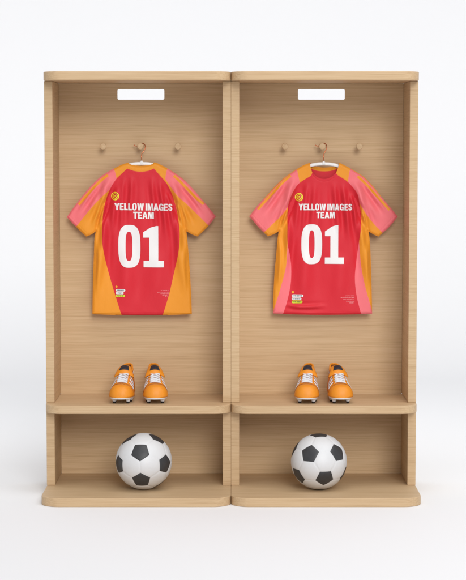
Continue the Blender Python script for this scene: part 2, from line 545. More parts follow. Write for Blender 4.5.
class Jersey:
    def __init__(self, outline, cx_, cy_, folds, seams, seed):
        self.outline, self.cx, self.cy, self.folds, self.seams = outline, cx_, cy_, folds, seams
        r = np.random.RandomState(seed)
        self.waves = [(r.uniform(.05, .16), r.uniform(.012, .04), r.uniform(0, 6.28), r.uniform(.25, .55)) for _ in range(7)]
    def height(self, Q):
        Q = np.asarray(Q, float)
        d, _ = seg_dist(Q, self.outline)
        e = np.clip(d / 3.2, 0, 1)
        h = T_BULGE * np.sqrt(np.clip(1 - (1 - e) ** 2, 0, 1))
        ef = smoothstep(d / 5.0)
        f = np.zeros(len(Q))
        for path, sig, amp in self.folds:
            pd, t = seg_dist(Q, catmull(path, 3), False)
            fade = smoothstep(t / .3) * smoothstep((1 - t) / .45); sig = sig * (1.25 if sig > 1.85 else 1.05); amp = amp * (1.0 if abs(path[0][0] - self.cx) < 24 else 1.45)
            # a little asymmetric, like hanging cloth
            f += 2.9 * amp * (np.exp(-(pd / sig) ** 2) - 0.45 * np.exp(-((pd - 2.0 * sig) / sig) ** 2)) * fade
        for kx, ky, ph, am in self.waves:
            f += 0.0011 * am * np.sin(kx * 2.4 * (Q[:, 0] - self.cx) + ky * (Q[:, 1] - self.cy) + ph)
        h = h + f * (0.25 + 0.75 * ef)
        for path, amp, sig in self.seams:
            pd, _ = seg_dist(Q, path, False)
            h -= amp * np.exp(-(pd / sig) ** 2)
        return np.maximum(h, 0.0004 * (d > .01))
    def grad_n(self, Q):
        e = 0.15
        hx = (self.height(Q + [e, 0]) - self.height(Q - [e, 0])) / (2 * e * K)
        hz = -(self.height(Q + [0, e]) - self.height(Q - [0, e])) / (2 * e * K)
        n = np.stack([-hx, -np.ones(len(Q)), -hz], 1)
        n[:, 0] = -hx; n[:, 2] = -hz
        return n / np.linalg.norm(n, axis=1)[:, None]
    def sheet(self, name, V, F, parent, mat, lift=0.0, flatten=None):
        used = np.unique(F)
        remap = -np.ones(len(V), int); remap[used] = np.arange(len(used))
        Q = V[used]
        h = self.height(Q)
        co = np.stack([(Q[:, 0] - self.cx) * K, -h - lift, -(Q[:, 1] - self.cy) * K], 1)
        F2 = remap[F]
        # face normals towards the viewer side (-y)
        a, b, c = Q[F2[:, 0]], Q[F2[:, 1]], Q[F2[:, 2]]
        cr = (b[:, 0] - a[:, 0]) * (c[:, 1] - a[:, 1]) - (b[:, 1] - a[:, 1]) * (c[:, 0] - a[:, 0])
        F2[cr > 0] = F2[cr > 0][:, ::-1]
        me = bpy.data.meshes.new(name)
        me.from_pydata([tuple(p) for p in co], [], [tuple(int(i) for i in f) for f in F2])
        me.update()
        o = link(name, me, parent, [mat], True)
        me.normals_split_custom_set_from_vertices([tuple(n) for n in self.grad_n(Q)])
        return o
    def prints(self, name, outs, holes, parent, mat, lift=0.0012, spacing=0.7):
        V, F, C = triangulate(outs + holes, spacing)
        ins = np.zeros(len(C), bool)
        for l in outs: ins |= winding(C, l)
        for l in holes: ins &= ~winding(C, l)
        return self.sheet(name, V, F[ins], parent, mat, lift)

def back_layer(J, name, outline, parent, mat, y, regions=()):
    """the far half of the garment: follows the outline, bulging away"""
    V, F, C = triangulate([outline] + [r[1] for r in regions], 2.2, clip=outline)
    F = F[winding(C, outline)]
    C = V[F].mean(1)
    d, _ = seg_dist(V, outline)
    bulge = 0.012 * np.sqrt(np.clip(1 - (1 - np.clip(d / 5.5, 0, 1)) ** 2, 0, 1)) * y
    co = [((u - J.cx) * K, b, -(v - J.cy) * K) for (u, v), b in zip(V, bulge)]
    taken = np.zeros(len(F), bool)
    for rname, loop, rmat in regions:
        m = winding(C, loop) & ~taken
        taken |= m
        me = bpy.data.meshes.new(rname); me.from_pydata(co, [], [tuple(int(i) for i in f) for f in F[m]])
        link(rname, me, parent, [rmat], True)
    me = bpy.data.meshes.new(name); me.from_pydata(co, [], [tuple(int(i) for i in f) for f in F[~taken]])
    o = link(name, me, parent, [mat], True)
    return o

def stripe(path, w):
    return thick(path, w, 4)

def crest(J, cx_, cy_, r, root):
    b = J.prints('badge', [superell(cx_, cy_, r, r, 2, 40)], [], root, M['print_yellow'], 0.0012)
    q = superell(cx_, cy_, r * .80, r * .80, 2, 36); qi = superell(cx_, cy_, r * .66, r * .66, 2, 36)
    e = J.prints('badge_ring', [q], [qi], b, M['print_red'], 0.0020)
    q2 = superell(cx_, cy_ - r * .08, r * .40, r * .44, 2, 24); q3 = superell(cx_ - r * .02, cy_ - r * .10, r * .17, r * .20, 2, 16)
    tail = thick([(cx_ - r * .30, cy_ + r * .52), (cx_ + r * .02, cy_ + r * .42), (cx_ + r * .36, cy_ + r * .02), (cx_ + r * .34, cy_ - r * .45)], r * .15)
    J.prints('badge_mark', [q2, tail], [q3], b, M['print_red'], 0.0020)

def pill(x0, y0, x1, y1, n=8):
    r = (y1 - y0) / 2
    pts = []
    for i in range(n + 1):
        a = -math.pi / 2 + math.pi * i / n
        pts.append((x1 - r + r * math.cos(a), (y0 + y1) / 2 + r * math.sin(a)))
    for i in range(n + 1):
        a = math.pi / 2 + math.pi * i / n
        pts.append((x0 + r + r * math.cos(a), (y0 + y1) / 2 + r * math.sin(a)))
    return pts

def tiny_words(x0, x1, yc, h, rr):
    """unreadably small print: a row of little letter-like strokes"""
    out = []; x = x0
    while x < x1 - .35:
        w = rr.uniform(.34, .62)
        k = rr.random()
        if k < .45: out += [rect(x, yc - h / 2, x + .17, yc + h / 2), rect(x, yc - h / 2, x + w, yc - h / 2 + .17)]
        elif k < .75: out += [rect(x, yc - h / 2, x + w * .8, yc + h / 2)]
        else: out += [rect(x, yc - h / 2, x + .17, yc + h / 2), rect(x, yc + h / 2 - .17, x + w, yc + h / 2), rect(x + w - .17, yc - h / 2, x + w, yc + h / 2)]
        x += w + .16
        if rr.random() < .14: x += .4
    return out

def patch(J, dot, rows, cols, root, rr):
    J.prints('sponsor_dot', [superell(dot[0], dot[1], dot[2], dot[2], 2, 20)], [], root, M['print_gold'], 0.0012)
    for (x0, y0, x1, y1), m in zip(rows, cols):
        p = J.prints('sponsor_patch', [pill(x0, y0, x1, y1)], [], root, m, 0.0012)
        J.prints('patch_lettering', tiny_words(x0 + 1.0, x1 - 1.0, (y0 + y1) / 2, (y1 - y0) * .5, rr), [], p, M['print_dark'], 0.0019)

def fine_print(J, x1, rows, root, rr):
    outs = []
    for x0, xe, y in rows: outs += tiny_words(x0, xe, y, .75, rr)
    J.prints('fine_print', outs, [], root, M['print_pink'], 0.0012)

def build_jersey(spec):
    J = Jersey(spec['outline'], spec['cx'], spec['cy'], spec['folds'], spec['seams'], spec['seed'])
    root = empty('football_shirt', (spec['ox'], YC, 1.4053 - (spec['cy'] - 162) * K))
    tag(root, spec['label'], 'shirt', 'football shirts hanging in the lockers')
    loops = [spec['outline']] + [r[1] for r in spec['regions']] + ([spec['opening']] if spec.get('opening') else [])
    V, F, C = triangulate(loops, 0.85, clip=spec['outline'])
    ok = winding(C, spec['outline'])
    if spec.get('opening'): ok &= ~winding(C, spec['opening'])
    F, C = F[ok], C[ok]
    taken = np.zeros(len(F), bool)
    objs = {}
    for name, loop, mat, par in spec['regions']:
        m = winding(C, loop) & ~taken
        taken |= m
        if m.any():
            o = J.sheet(name, V, F[m], objs.get(par, root), mat)
            objs.setdefault(name, o)
    if (~taken).any():
        J.sheet('side_and_sleeve_panel', V, F[~taken], root, M['orange'])
    back_layer(J, spec['far'][0], spec['outline_far'], root, spec['far'][1], 1.0, spec.get('far_regions', ()))
    o1, h1 = set_text('YELLOW IMAGES', *spec['t1'])
    o2, h2 = set_text('TEAM', *spec['t2'])
    J.prints('team_name', o1 + o2, h1 + h2, root, M['print_white'])
    oo, hh = digits(*spec['num'])
    J.prints('number', oo, hh, root, M['print_white'])
    crest(J, *spec['crest'], root)
    rr = random.Random(spec['seed'])
    patch(J, spec['dot'], spec['rows'], [M['print_white'], M['print_white'], M['print_lime']], root, rr)
    fine_print(J, 0, spec['fine'], root, rr)
    return root

# --- left shirt, seen from its back
outA = runs(
    [(128.1, 162.8), (131, 164.2), (136, 165.4), (141.2, 165.8), (146.5, 165.3), (151.5, 164.0), (154.3, 162.3)],
    [(154.3, 162.3), (159, 164.0), (167.2, 168.4), (177.5, 175.0), (185.2, 181.0), (194.7, 191.2), (205, 203.5), (215.6, 216.4)],
    [(215.6, 216.4), (207.5, 226.5), (197.2, 236.6)],
    [(197.2, 236.6), (191.5, 234.4), (186.0, 231.2)],
    [(186.0, 231.2), (187.0, 240), (188.4, 256), (189.7, 276), (190.7, 296), (191.4, 314.6)],
    [(191.4, 314.6), (170, 315.3), (141, 315.6), (112, 315.3), (91.4, 314.6)],
    [(91.4, 314.6), (91.8, 296), (92.3, 276), (93.2, 256), (93.8, 240), (95.3, 231.2)],
    [(95.3, 231.2), (91.0, 234.4), (85.7, 236.7)],
    [(85.7, 236.7), (76.2, 227.5), (66.3, 217.2)],
    [(66.3, 217.2), (74.9, 205.2), (84.3, 193.4), (94.6, 182.0), (104, 174.2), (117, 166.9), (124, 163.8), (128.1, 162.8)])
redA = runs(
    [(127.2, 168.6), (134, 170.9), (141, 171.6), (148, 170.8), (153.8, 168.6)],
    [(153.8, 168.6), (160.5, 176.2), (167.2, 184.6), (172.3, 195.8), (176.6, 211), (178.9, 226.7), (179.4, 238), (178, 253.4), (173.8, 272), (168.6, 294.6), (161.8, 317)],
    [(161.8, 317), (121.4, 317)],
    [(121.4, 317), (111.8, 286), (105.8, 263.8), (102.6, 246.6), (101.9, 234), (102.3, 221.5), (104, 207), (108.4, 192.3), (115.2, 180.3), (121, 174.2), (127.2, 168.6)])
collarA = runs([(126.5, 160), (128.0, 164.5), (127.2, 168.6)], [(127.2, 168.6), (134, 170.9), (141, 171.6), (148, 170.8), (153.8, 168.6)],
               [(153.8, 168.6), (153.9, 165), (156, 161)], [(156, 161), (141, 160), (126.5, 160)])
pinkAL = runs([(112.5, 166.0), (115.0, 172), (116.6, 178.2)], [(116.6, 178.2), (112.6, 184.6)], [(112.6, 184.6), (110.5, 188.9), (103.2, 195.5), (92, 207.0), (75.0, 227.6)],
              [(75.0, 227.6), (60, 216)], [(60, 216), (84, 188), (104, 168), (112.5, 166.0)])
pinkAR = runs([(168.3, 165.5), (166.2, 172), (165.1, 178.8)], [(165.1, 178.8), (169.6, 185.6), (177.5, 195.8), (186, 203.5), (194.7, 212), (208.3, 225.6)],
              [(208.3, 225.6), (222, 217)], [(222, 217), (205, 196), (188, 178), (168.3, 165.5)])
strA1 = stripe([(108.0, 175.0), (101, 180.4), (92.6, 188.7), (85.5, 196.7), (78.6, 204.6)], 2.7)
strA2 = stripe([(173.6, 175.6), (181, 182.6), (188.5, 190.4), (196, 197.9), (203.4, 204.0)], 2.7)
edgeA1 = stripe([(114, 167.8), (104.5, 173.4), (96, 179.9), (88.5, 187.8), (84.5, 192.4)], 0.8)
edgeA2 = stripe([(170, 169.9), (177.5, 174.6), (186, 181.2), (193.5, 189.2)], 0.8)

foldsA = [([(120, 178), (115, 205), (110, 240)], 2.3, .0042), ([(125, 174), (122, 200), (120, 236)], 2.0, .0034), ([(131, 173), (131, 195), (128, 222)], 2.2, .0026),
          ([(151, 173), (154, 200), (158, 236)], 2.1, .0034), ([(157, 176), (163, 205), (167, 245)], 2.1, .0042), ([(164, 186), (170, 208), (173, 232)], 1.8, .003),
          ([(143, 185), (143, 220), (141, 300)], 5, .0022), ([(128, 240), (126, 275), (124, 310)], 5.5, .0032), ([(158, 245), (157, 280), (153, 312)], 5.5, .0032),
          ([(107, 210), (103, 240), (101, 290)], 2.6, .0038), ([(176, 215), (179, 245), (180, 295)], 2.6, .0038), ([(97, 235), (98, 262), (97, 300)], 2.2, .003), ([(186, 238), (184, 262), (185, 300)], 2.2, .003),
          ([(113, 176), (99, 197), (84, 222)], 3.0, .0040), ([(109, 186), (101, 205), (91, 230)], 2.0, .0042), ([(103, 179), (88, 198), (76, 216)], 1.8, .0024), ([(107, 200), (103, 212), (98, 228)], 1.5, .0044),
          ([(168, 178), (182, 199), (199, 222)], 3.0, .0040), ([(172, 188), (181, 207), (191, 230)], 2.0, .0042), ([(178, 180), (194, 199), (206, 216)], 1.8, .0024), ([(176, 200), (179, 212), (184, 228)], 1.5, .0044)]
seamsA = [(catmull([(127.2, 168.6), (134, 170.9), (141, 171.6), (148, 170.8), (153.8, 168.6)], 5), .0012, .5),
          (catmull([(104, 207), (100, 214), (97.5, 222), (95.3, 231)], 5), .0048, 1.2), (catmull([(176.6, 209), (180, 215), (183, 222), (186.0, 231)], 5), .0048, 1.2),
          ([(91, 312.2), (141, 313), (192, 312.2)], .0006, .4), ([(64.5, 219), (84, 239)], .0006, .4),
          (catmull([(115.2, 180.3), (121, 174.2), (127.2, 168.6)], 4), .0010, .45), (catmull([(153.8, 168.6), (160.5, 176.2), (167.2, 184.6)], 4), .0010, .45),
          ([(68.5, 215), (87.8, 234.6)], .0007, .45), ([(213.8, 214.2), (195.2, 234.8)], .0007, .45)]
build_jersey(dict(outline=outA, outline_far=outA, cx=141.0, cy=162.0, ox=-0.3970, folds=foldsA, seams=seamsA, seed=3,
    label='red football shirt with wide orange side panels, hanging back outwards in the left locker',
    regions=[('collar', collarA, M['orange'], None), ('body_panel', redA, M['red'], None),
             ('sleeve_stripe', strA1, M['orange'], None), ('sleeve_stripe', strA2, M['orange'], None),
             ('shoulder_trim', edgeA1, M['orange'], None), ('shoulder_trim', edgeA2, M['orange'], None),
             ('sleeve_panel', pinkAL, M['pink'], None), ('sleeve_panel', pinkAR, M['pink'], None)],
    far=('far_panel', M['red']),
    t1=(114.4, 172.2, 203.0, 6.9, 0.014), t2=(133.0, 153.6, 211.6, 6.9, 0.012),
    num=((118.0, 140.1, 224.8, 267.5, 125.2, 132.1, 231.6, 260.8), (148.9, 157.9, 226.0, 143.0, 232.0, 237.4, 143.2, 163.6, 260.7, 267.2)),
    crest=(115.0, 196.0, 4.1), dot=(116.0, 286.7, 1.05),
    rows=[(115.1, 289.0, 124.9, 291.5), (115.1, 291.9, 123.2, 294.2), (115.1, 294.6, 124.5, 297.0)],
    fine=[(160.5, 168.6, 290.5), (157.2, 168.4, 292.2), (160.2, 168.0, 293.7), (162.0, 167.6, 295.2), (164.5, 167.4, 296.7)]))

# --- right shirt, seen from its front
openB = runs([(309.2, 161.5), (310.3, 166.5), (311.8, 171.8)], [(311.8, 171.8), (314.8, 175.2), (319.0, 177.9), (324.2, 178.9), (329.4, 177.8), (333.6, 175.0), (336.6, 171.2)],
             [(336.6, 171.2), (338.2, 166.5), (339.4, 161.5)], [(339.4, 161.5), (324.2, 156), (309.2, 161.5)])
outB = runs([(309.9, 162.7), (324.2, 162.2), (339.4, 162.7)],
    [(339.4, 162.7), (345, 165.6), (350.3, 168.4), (363.2, 176.4), (371.8, 184.8), (382, 197.4), (390.7, 207.6), (397.9, 216.7)],
    [(397.9, 216.7), (389.5, 227.0), (378.7, 236.6)],
    [(378.7, 236.6), (373.5, 234.3), (368.8, 231.2)],
    [(368.8, 231.2), (370, 240), (371.0, 256), (371.7, 276), (372.4, 296), (372.9, 314.2)],
    [(372.9, 314.2), (350, 315.0), (324, 315.3), (298, 315.0), (273.2, 314.0)],
    [(273.2, 314.0), (273.6, 296), (274.8, 272), (276.4, 255), (277.6, 240), (278.9, 231.2)],
    [(278.9, 231.2), (274, 234.2), (268, 236.5)],
    [(268, 236.5), (258.6, 227.2), (249.4, 216.4)],
    [(249.4, 216.4), (256.3, 207.2), (266.6, 195.8), (279.5, 181.8), (289.8, 173.6), (297.5, 168.6), (304, 165.0), (309.9, 162.7)])
outBfar = runs([(309.9, 162.7), (313, 165.6), (318, 167.0), (324.4, 167.5), (331, 167.0), (336.2, 165.6), (339.4, 162.7)]) + outB[len(catmull([(0, 0), (1, 1), (2, 2)], 5)):]
redB = runs([(311.0, 175.6), (312.3, 172.0)], [(312.3, 172.0), (324, 170), (336.4, 171.5)], [(336.4, 171.5), (337.0, 174.6), (347.8, 182), (356.3, 192.3), (358.9, 201), (361.2, 216.4), (360.6, 230), (358.9, 243), (356.3, 263.8), (355.2, 279), (357.2, 297), (362.4, 317)],
            [(362.4, 317), (282.4, 317)],
            [(282.4, 317), (287.3, 301.5), (290.8, 284.4), (291.4, 269), (290.2, 256), (287.5, 243), (287.4, 225), (287.7, 209.5), (289.8, 199), (294.6, 189), (299.8, 182.7), (311.0, 175.6)])
shB1 = runs([(296.4, 164), (297.4, 172), (299.8, 182.7)], [(299.8, 182.7), (305.5, 179.6), (311.0, 175.6)], [(311.0, 175.6), (316, 165), (308, 158), (296.4, 164)])
shB2 = runs([(351.4, 164), (349.0, 173), (347.8, 182)], [(347.8, 182), (342, 178.2), (337.0, 174.6)], [(337.0, 174.6), (333, 165), (341, 158), (351.4, 164)])
pinkBL = runs([(297.4, 164), (297.9, 172), (300.4, 183.5)], [(300.4, 183.5), (294.6, 189), (289.8, 199), (287.7, 207.2)], [(287.7, 207.2), (282, 214.9), (273, 223.6), (262.8, 233.4)],
              [(262.8, 233.4), (244, 217)], [(244, 217), (262, 194), (280, 174), (297.4, 164)])
pinkBR = runs([(350.0, 164), (348.6, 173), (347.2, 182)], [(347.2, 182), (356.3, 192.3), (359.2, 203.0)], [(359.2, 203.0), (366.6, 214.7), (375, 225.0), (383.6, 233.6)],
              [(383.6, 233.6), (404, 217)], [(404, 217), (386, 194), (368, 174), (350.0, 164)])
strB1 = stripe([(290.6, 175.4), (281.5, 183.6), (272.5, 193.4), (264.5, 201.9), (258.0, 209.3)], 2.5)
strB2 = stripe([(357.4, 176.2), (366, 184.2), (374.5, 193.6), (382.5, 202.2), (389.3, 209.9)], 2.5)
edgeB1 = stripe([(297, 168.9), (289.5, 174.0), (280, 182.0), (271, 191.5), (264.5, 198.6)], 0.8)
edgeB2 = stripe([(351, 169.0), (362.8, 176.5), (371.4, 185.0), (381, 196.8)], 0.8)
sideB1 = runs([(287.6, 240), (287.3, 250), (286, 267), (281.3, 286), (276.2, 303), (273.6, 311), (272, 318)], [(272, 318), (284, 318)],
              [(284, 318), (287.3, 301.5), (292, 284.4), (292.5, 269), (291.4, 256), (287.6, 240)])
sideB2 = runs([(359.1, 241), (359.8, 250), (361.5, 267), (365, 284.4), (369.2, 299.8), (372.0, 309), (374.5, 318)], [(374.5, 318), (361, 318)],
              [(361, 318), (356.4, 297), (354.2, 279), (355.4, 263.8), (359.1, 241)])
foldsB = [([(302, 186), (298, 210), (294, 246)], 2.2, .0042), ([(308, 180), (305, 205), (301, 238)], 2.0, .0038), ([(314, 180), (313, 205), (312, 235)], 2.2, .0022),
          ([(334, 180), (336, 204), (340, 238)], 2.0, .0034), ([(341, 181), (346, 206), (350, 246)], 2.1, .0042), ([(349, 190), (354, 210), (356, 235)], 1.8, .003),
          ([(326, 186), (325, 225), (326, 300)], 5, .0018), ([(308, 245), (305, 280), (303, 310)], 5.5, .0032), ([(341, 250), (340, 280), (337, 312)], 5.5, .0030),
          ([(291, 212), (288, 240), (282, 290)], 2.6, .0038), ([(358, 215), (363, 245), (366, 295)], 2.6, .0038), ([(280, 235), (280, 258), (278, 292)], 2.0, .0036), ([(368, 238), (368, 262), (369, 292)], 2.0, .003),
          ([(297, 176), (285, 198), (269, 223)], 3.0, .0040), ([(293, 188), (285, 207), (275, 231)], 2.0, .0042), ([(286, 179), (272, 199), (260, 215)], 1.8, .0024), ([(289, 204), (286, 214), (281, 229)], 1.5, .0044),
          ([(351, 178), (364, 199), (380, 223)], 3.0, .0040), ([(356, 190), (364, 208), (373, 231)], 2.0, .0042), ([(362, 180), (376, 199), (388, 215)], 1.8, .0024), ([(360, 205), (363, 215), (367, 229)], 1.5, .0044),
          ([(283, 304), (300, 307), (330, 306)], 1.6, .0016)]
seamsB = [(catmull([(311.6, 172.2), (314.0, 177.0), (318.6, 180.2), (324.2, 181.2), (329.8, 180.1), (334.4, 176.8), (336.8, 172)], 5), .0012, .45),
          (catmull([(287.7, 207), (284, 214), (281, 222), (278.9, 231)], 5), .0048, 1.2), (catmull([(360.4, 209), (364, 215), (366.4, 222), (368.8, 231)], 5), .0048, 1.2),
          (catmull([(311.0, 175.6), (305.5, 179.6), (299.8, 182.7)], 4), .0010, .45), (catmull([(337.0, 174.6), (342, 178.2), (347.8, 182)], 4), .0010, .45),
          ([(273, 311.8), (324, 312.8), (373, 312)], .0006, .4), ([(251.6, 214), (270.2, 234.4)], .0007, .45), ([(395.8, 214.4), (376.6, 234.6)], .0007, .45)]
farcollar = runs([(309.9, 160), (310.4, 168.6)], [(310.4, 168.6), (317, 170.8), (324.4, 171.4), (331.5, 170.8), (338.4, 168.4)], [(338.4, 168.4), (339.4, 160)], [(339.4, 160), (309.9, 160)])
build_jersey(dict(outline=outB, outline_far=outBfar, opening=openB, cx=324.0, cy=162.0, ox=0.3937, folds=foldsB, seams=seamsB, seed=8,
    label='red football shirt with pink side strips, its open front neckline showing the white hanger',
    regions=[('body_panel', redB, M['red'], None), ('shoulder_panel', shB1, M['orange'], None), ('shoulder_panel', shB2, M['orange'], None),
             ('side_strip', sideB1, M['pink'], None), ('side_strip', sideB2, M['pink'], None),
             ('sleeve_stripe', strB1, M['orange'], None), ('sleeve_stripe', strB2, M['orange'], None),
             ('shoulder_trim', edgeB1, M['orange'], None), ('shoulder_trim', edgeB2, M['orange'], None),
             ('sleeve_panel', pinkBL, M['pink'], None), ('sleeve_panel', pinkBR, M['pink'], None)],
    far=('far_panel', M['red']), far_regions=[('inner_collar', farcollar, M['orange'])],
    t1=(298.6, 352.2, 203.6, 6.5, 0.004), t2=(316.4, 334.9, 211.7, 6.4, 0.004),
    num=((301.5, 322.2, 224.2, 264.0, 309.0, 314.7, 230.2, 257.9), (330.5, 338.3, 225.1, 325.0, 231.3, 236.0, 325.0, 344.0, 257.4, 263.7)),
    crest=(299.1, 197.0, 4.1), dot=(293.1, 292.2, 1.2),
    rows=[(291.9, 294.4, 303.6, 297.1), (291.9, 297.5, 301.6, 300.0), (291.9, 300.5, 302.7, 303.3)],
    fine=[(345.5, 354.8, 295.9), (341.0, 354.6, 297.8), (343.2, 354.6, 299.6), (346.6, 354.6, 301.3), (350.0, 354.6, 303.0)]))

# ------------------------------------------------------------------ boots
LEN = 0.292
def kf(keys, s):
    xs = [k[0] for k in keys]; ys = [k[1] for k in keys]
    # monotone-ish cubic via numpy on a smoothed linear interpolation
    return float(np.mean([np.interp(np.clip(s + d, 0, LEN), xs, ys) for d in (-.006, -.003, 0, .003, .006)]))
KW = [(0, .000), (.004, .019), (.012, .031), (.03, .0435), (.055, .0515), (.085, .0525), (.12, .0475), (.16, .0405), (.20, .0375), (.24, .0355), (.27, .030), (.285, .018), (.292, 0)]
KH = [(0, .020), (.006, .032), (.02, .042), (.05, .050), (.075, .056), (.10, .066), (.13, .084), (.165, .106), (.19, .150), (.292, .165)]
KC = [(0, 1), (.160, 1), (.166, .106), (.18, .096), (.21, .088), (.25, .094), (.275, .108), (.292, .112)]
Z0 = 0.028
P_ = 2.35
def shoe_w(s):
    if s < 0.072: return 0.0525 * max(0, 1 - (1 - s / .072) ** 2.9) ** (1 / 2.2)
    if s > LEN - .022: 
        q = (LEN - s) / .022
        return 0.0300 * math.sqrt(max(0, 1 - (1 - q) ** 2))
    return kf(KW, s)
def shoe_h(s):
    if s < .055: return .0535 * max(0, 1 - (1 - s / .055) ** 3.0) ** (1 / 2.2)
    return max(.0535, kf(KH, s))
def S(s, th, off=0.0):
    """upper surface point; th 0 = right sole edge, pi = left; foot bends slightly inwards"""
    def p(s, th):
        w, h = max(shoe_w(s), 1e-4), shoe_h(s)
        c, sn = math.cos(th), math.sin(th)
        x = w * math.copysign(abs(c) ** (2 / P_), c)
        z = h * abs(sn) ** (2 / P_)
        x *= 1 - 0.30 * min(1, max(0, (s - .15) / .05)) * min(1.2, z / .11) ** 1.5
        return Vector((x, -LEN / 2 + s, Z0 + z))
    a = p(s, th)
    if off:
        e = 1e-3
        du = p(min(s + e, LEN), th) - p(max(s - e, 0), th)
        dv = p(s, min(th + .02, math.pi)) - p(s, max(th - .02, 0))
        n = dv.cross(du)
        if n.length > 0:
            n.normalize()
            if n.dot(a - Vector((0, a.y, Z0 + .02))) < 0: n = -n
            a = a + n * off
    return a
def grid_mesh(rows, flip=False):
    bm = bmesh.new()
    R = [[bm.verts.new(p) for p in r] for r in rows]
    for A, B in zip(R[:-1], R[1:]):
        for j in range(len(A) - 1):
            q = (A[j], A[j + 1], B[j + 1], B[j])
            bm.faces.new(q[::-1] if flip else q)
    bmesh.ops.recalc_face_normals(bm, faces=bm.faces)
    return bm
def solid(o, t, off=0):
    m = o.modifiers.new('solid', 'SOLIDIFY'); m.thickness = t; m.offset = off
    return o

def make_boot(mirror=1):
    root = empty('football_boot', (0, 0, 0))
    # upper
    ss = [LEN * (0.5 - 0.5 * math.cos(math.pi * i / 64)) for i in range(65)]
    ss[0] = 0.00001; ss[-1] = LEN - .00001
    bm = bmesh.new(); rows = []
    for s in ss:
        h = shoe_h(s); zc = kf(KC, s) if s > .163 else 9
        tm = math.pi / 2 if zc >= h else math.asin(min(1, (zc / h) ** (P_ / 2)))
        row = [S(s, tm * j / 16) for j in range(17)] + [S(s, math.pi - tm * (16 - j) / 16) for j in range(17)]
        rows.append(([bm.verts.new(p) for p in row], tm))
    for (A, ta), (B, tb) in zip(rows[:-1], rows[1:]):
        for j in range(33):
            if j == 16 and (ta < math.pi / 2 - 1e-4 or tb < math.pi / 2 - 1e-4): continue
            bm.faces.new((A[j], A[j + 1], B[j + 1], B[j]))
    for A in (rows[0][0], rows[-1][0]): bm.faces.new(A)
    bmesh.ops.remove_doubles(bm, verts=bm.verts, dist=1e-5)
    bmesh.ops.recalc_face_normals(bm, faces=bm.faces)
    bm.normal_update()
    if sum(f.normal.dot(f.calc_center_median() - Vector((0, f.calc_center_median().y, Z0 + .02))) for f in bm.faces) < 0:
        bmesh.ops.reverse_faces(bm, faces=bm.faces)
    up = from_bm('upper', bm, root, [M['shoe'], M['shoe_in']], True)
    sm = up.modifiers.new('solid', 'SOLIDIFY'); sm.thickness = 0.0018; sm.offset = -1; sm.material_offset = 1
    # toe stitching lines
    for s_ in (0.046, 0.060):
        pts = [tuple(S(s_ + .018 * math.cos(th) ** 2, th, .0001)) for th in np.linspace(.25, math.pi - .25, 30)]
        from_bm('stitching', tube(pts, .0008, 6), up, [M['shoe_in']], True)
    # insole board that closes the boot
    # sole plate
    pl = [(S(s, 0).x * .96, S(s, 0).y) for s in ss] + [(-S(s, 0).x * .96, S(s, 0).y) for s in ss[::-1]]
    bm = bmesh.new()
    vs = [bm.verts.new((x, y, Z0 + .0005)) for x, y in pl]
    f = bm.faces.new(vs)
    r = bmesh.ops.extrude_face_region(bm, geom=[f])
    for v in r['geom']:
        if isinstance(v, bmesh.types.BMVert):
            v.co.z = Z0 - .007; v.co.x *= .93; v.co.y = v.co.y * .98
    bmesh.ops.recalc_face_normals(bm, faces=bm.faces)
    sole = from_bm('sole_plate', bm, root, [M['sole']])
    bevel_mod(sole, .002, 3)
    # rand: thin pale line between upper and plate
    for s_, x_ in ((.050, .029), (.050, -.029), (.108, .033), (.108, -.033), (.236, .020), (.236, -.020)):
        st = bmesh.new()
        bmesh.ops.create_cone(st, cap_ends=True, segments=20, radius1=.0075, radius2=.0125, depth=.0150)
        o = from_bm('stud', st, root, [M['sole']], True)
        o.location = (x_, -LEN / 2 + s_, .0150)
        es = o.modifiers.new('es', 'EDGE_SPLIT'); es.split_angle = .6
        st = bmesh.new()
        bmesh.ops.create_cone(st, cap_ends=True, segments=20, radius1=.0060, radius2=.0078, depth=.0078)
        t = from_bm('stud_tip', st, o, [M['stud_tip']], True)
        t.location = (0, 0, -.0111)
        es = t.modifiers.new('es', 'EDGE_SPLIT'); es.split_angle = .6
    # side stripes, three on each side
    for side in (0, 1):
        for k in range(3):
            rows_ = []
            for q in np.linspace(0, 1, 12):
                th = .45 + q * .62
                s0 = .074 + k * .0245 + q * .010
                r_ = []
                for e in np.linspace(0, 1, 4):
                    t_ = th if side == 0 else math.pi - th
                    r_.append(tuple(S(s0 + e * .0125, t_, .0014)))
                rows_.append(r_)
            solid(from_bm('side_stripe', grid_mesh(rows_), root, [M['lace']], True), .0006)
    # lace guard / eyelet strips and laces
    for sd in (-1, 1):
        rows_ = [[tuple(S(s, math.pi / 2 + sd * a, .0012)) for a in np.linspace(.28, .52, 5)] for s in np.linspace(.068, .150, 16)]
        solid(from_bm('eyelet_stay', grid_mesh(rows_), root, [M['shoe']], True), .0016)
    for k in range(5):
        s = .074 + k * .0145
        pts = [tuple(S(s + .003 * math.sin(3 * a), math.pi / 2 + a, .0040)) for a in np.linspace(-.36, .36, 15)]
        from_bm('lace', tube(pts, .0029, 8), root, [M['lace']], True)
    for k in range(4):
        s = .074 + k * .0145
        for d in (-1, 1):
            pts = [tuple(S(s + .0145 * q, math.pi / 2 + d * (.31 - .62 * q), .0062 + .001 * d)) for q in np.linspace(0, 1, 12)]
            from_bm('lace', tube(pts, .0024, 8), root, [M['lace']], True)
    # tongue with its fold-over flap
    def flap(r, a, off=0):
        # r 0 at the fold, 1 at the free edge
        y = -LEN / 2 + .176 - .050 * r - .006 * math.sin(math.pi * r)
        z = .147 - .032 * r ** 1.1 + .004 * math.sin(math.pi * r) + off
        hw = .0245 + .018 * r ** 1.2
        z -= (abs(a) ** 2.0) * (.012 + .004 * r)
        y += (a * a) * .012 - off * .5
        return (a * hw, y, z)
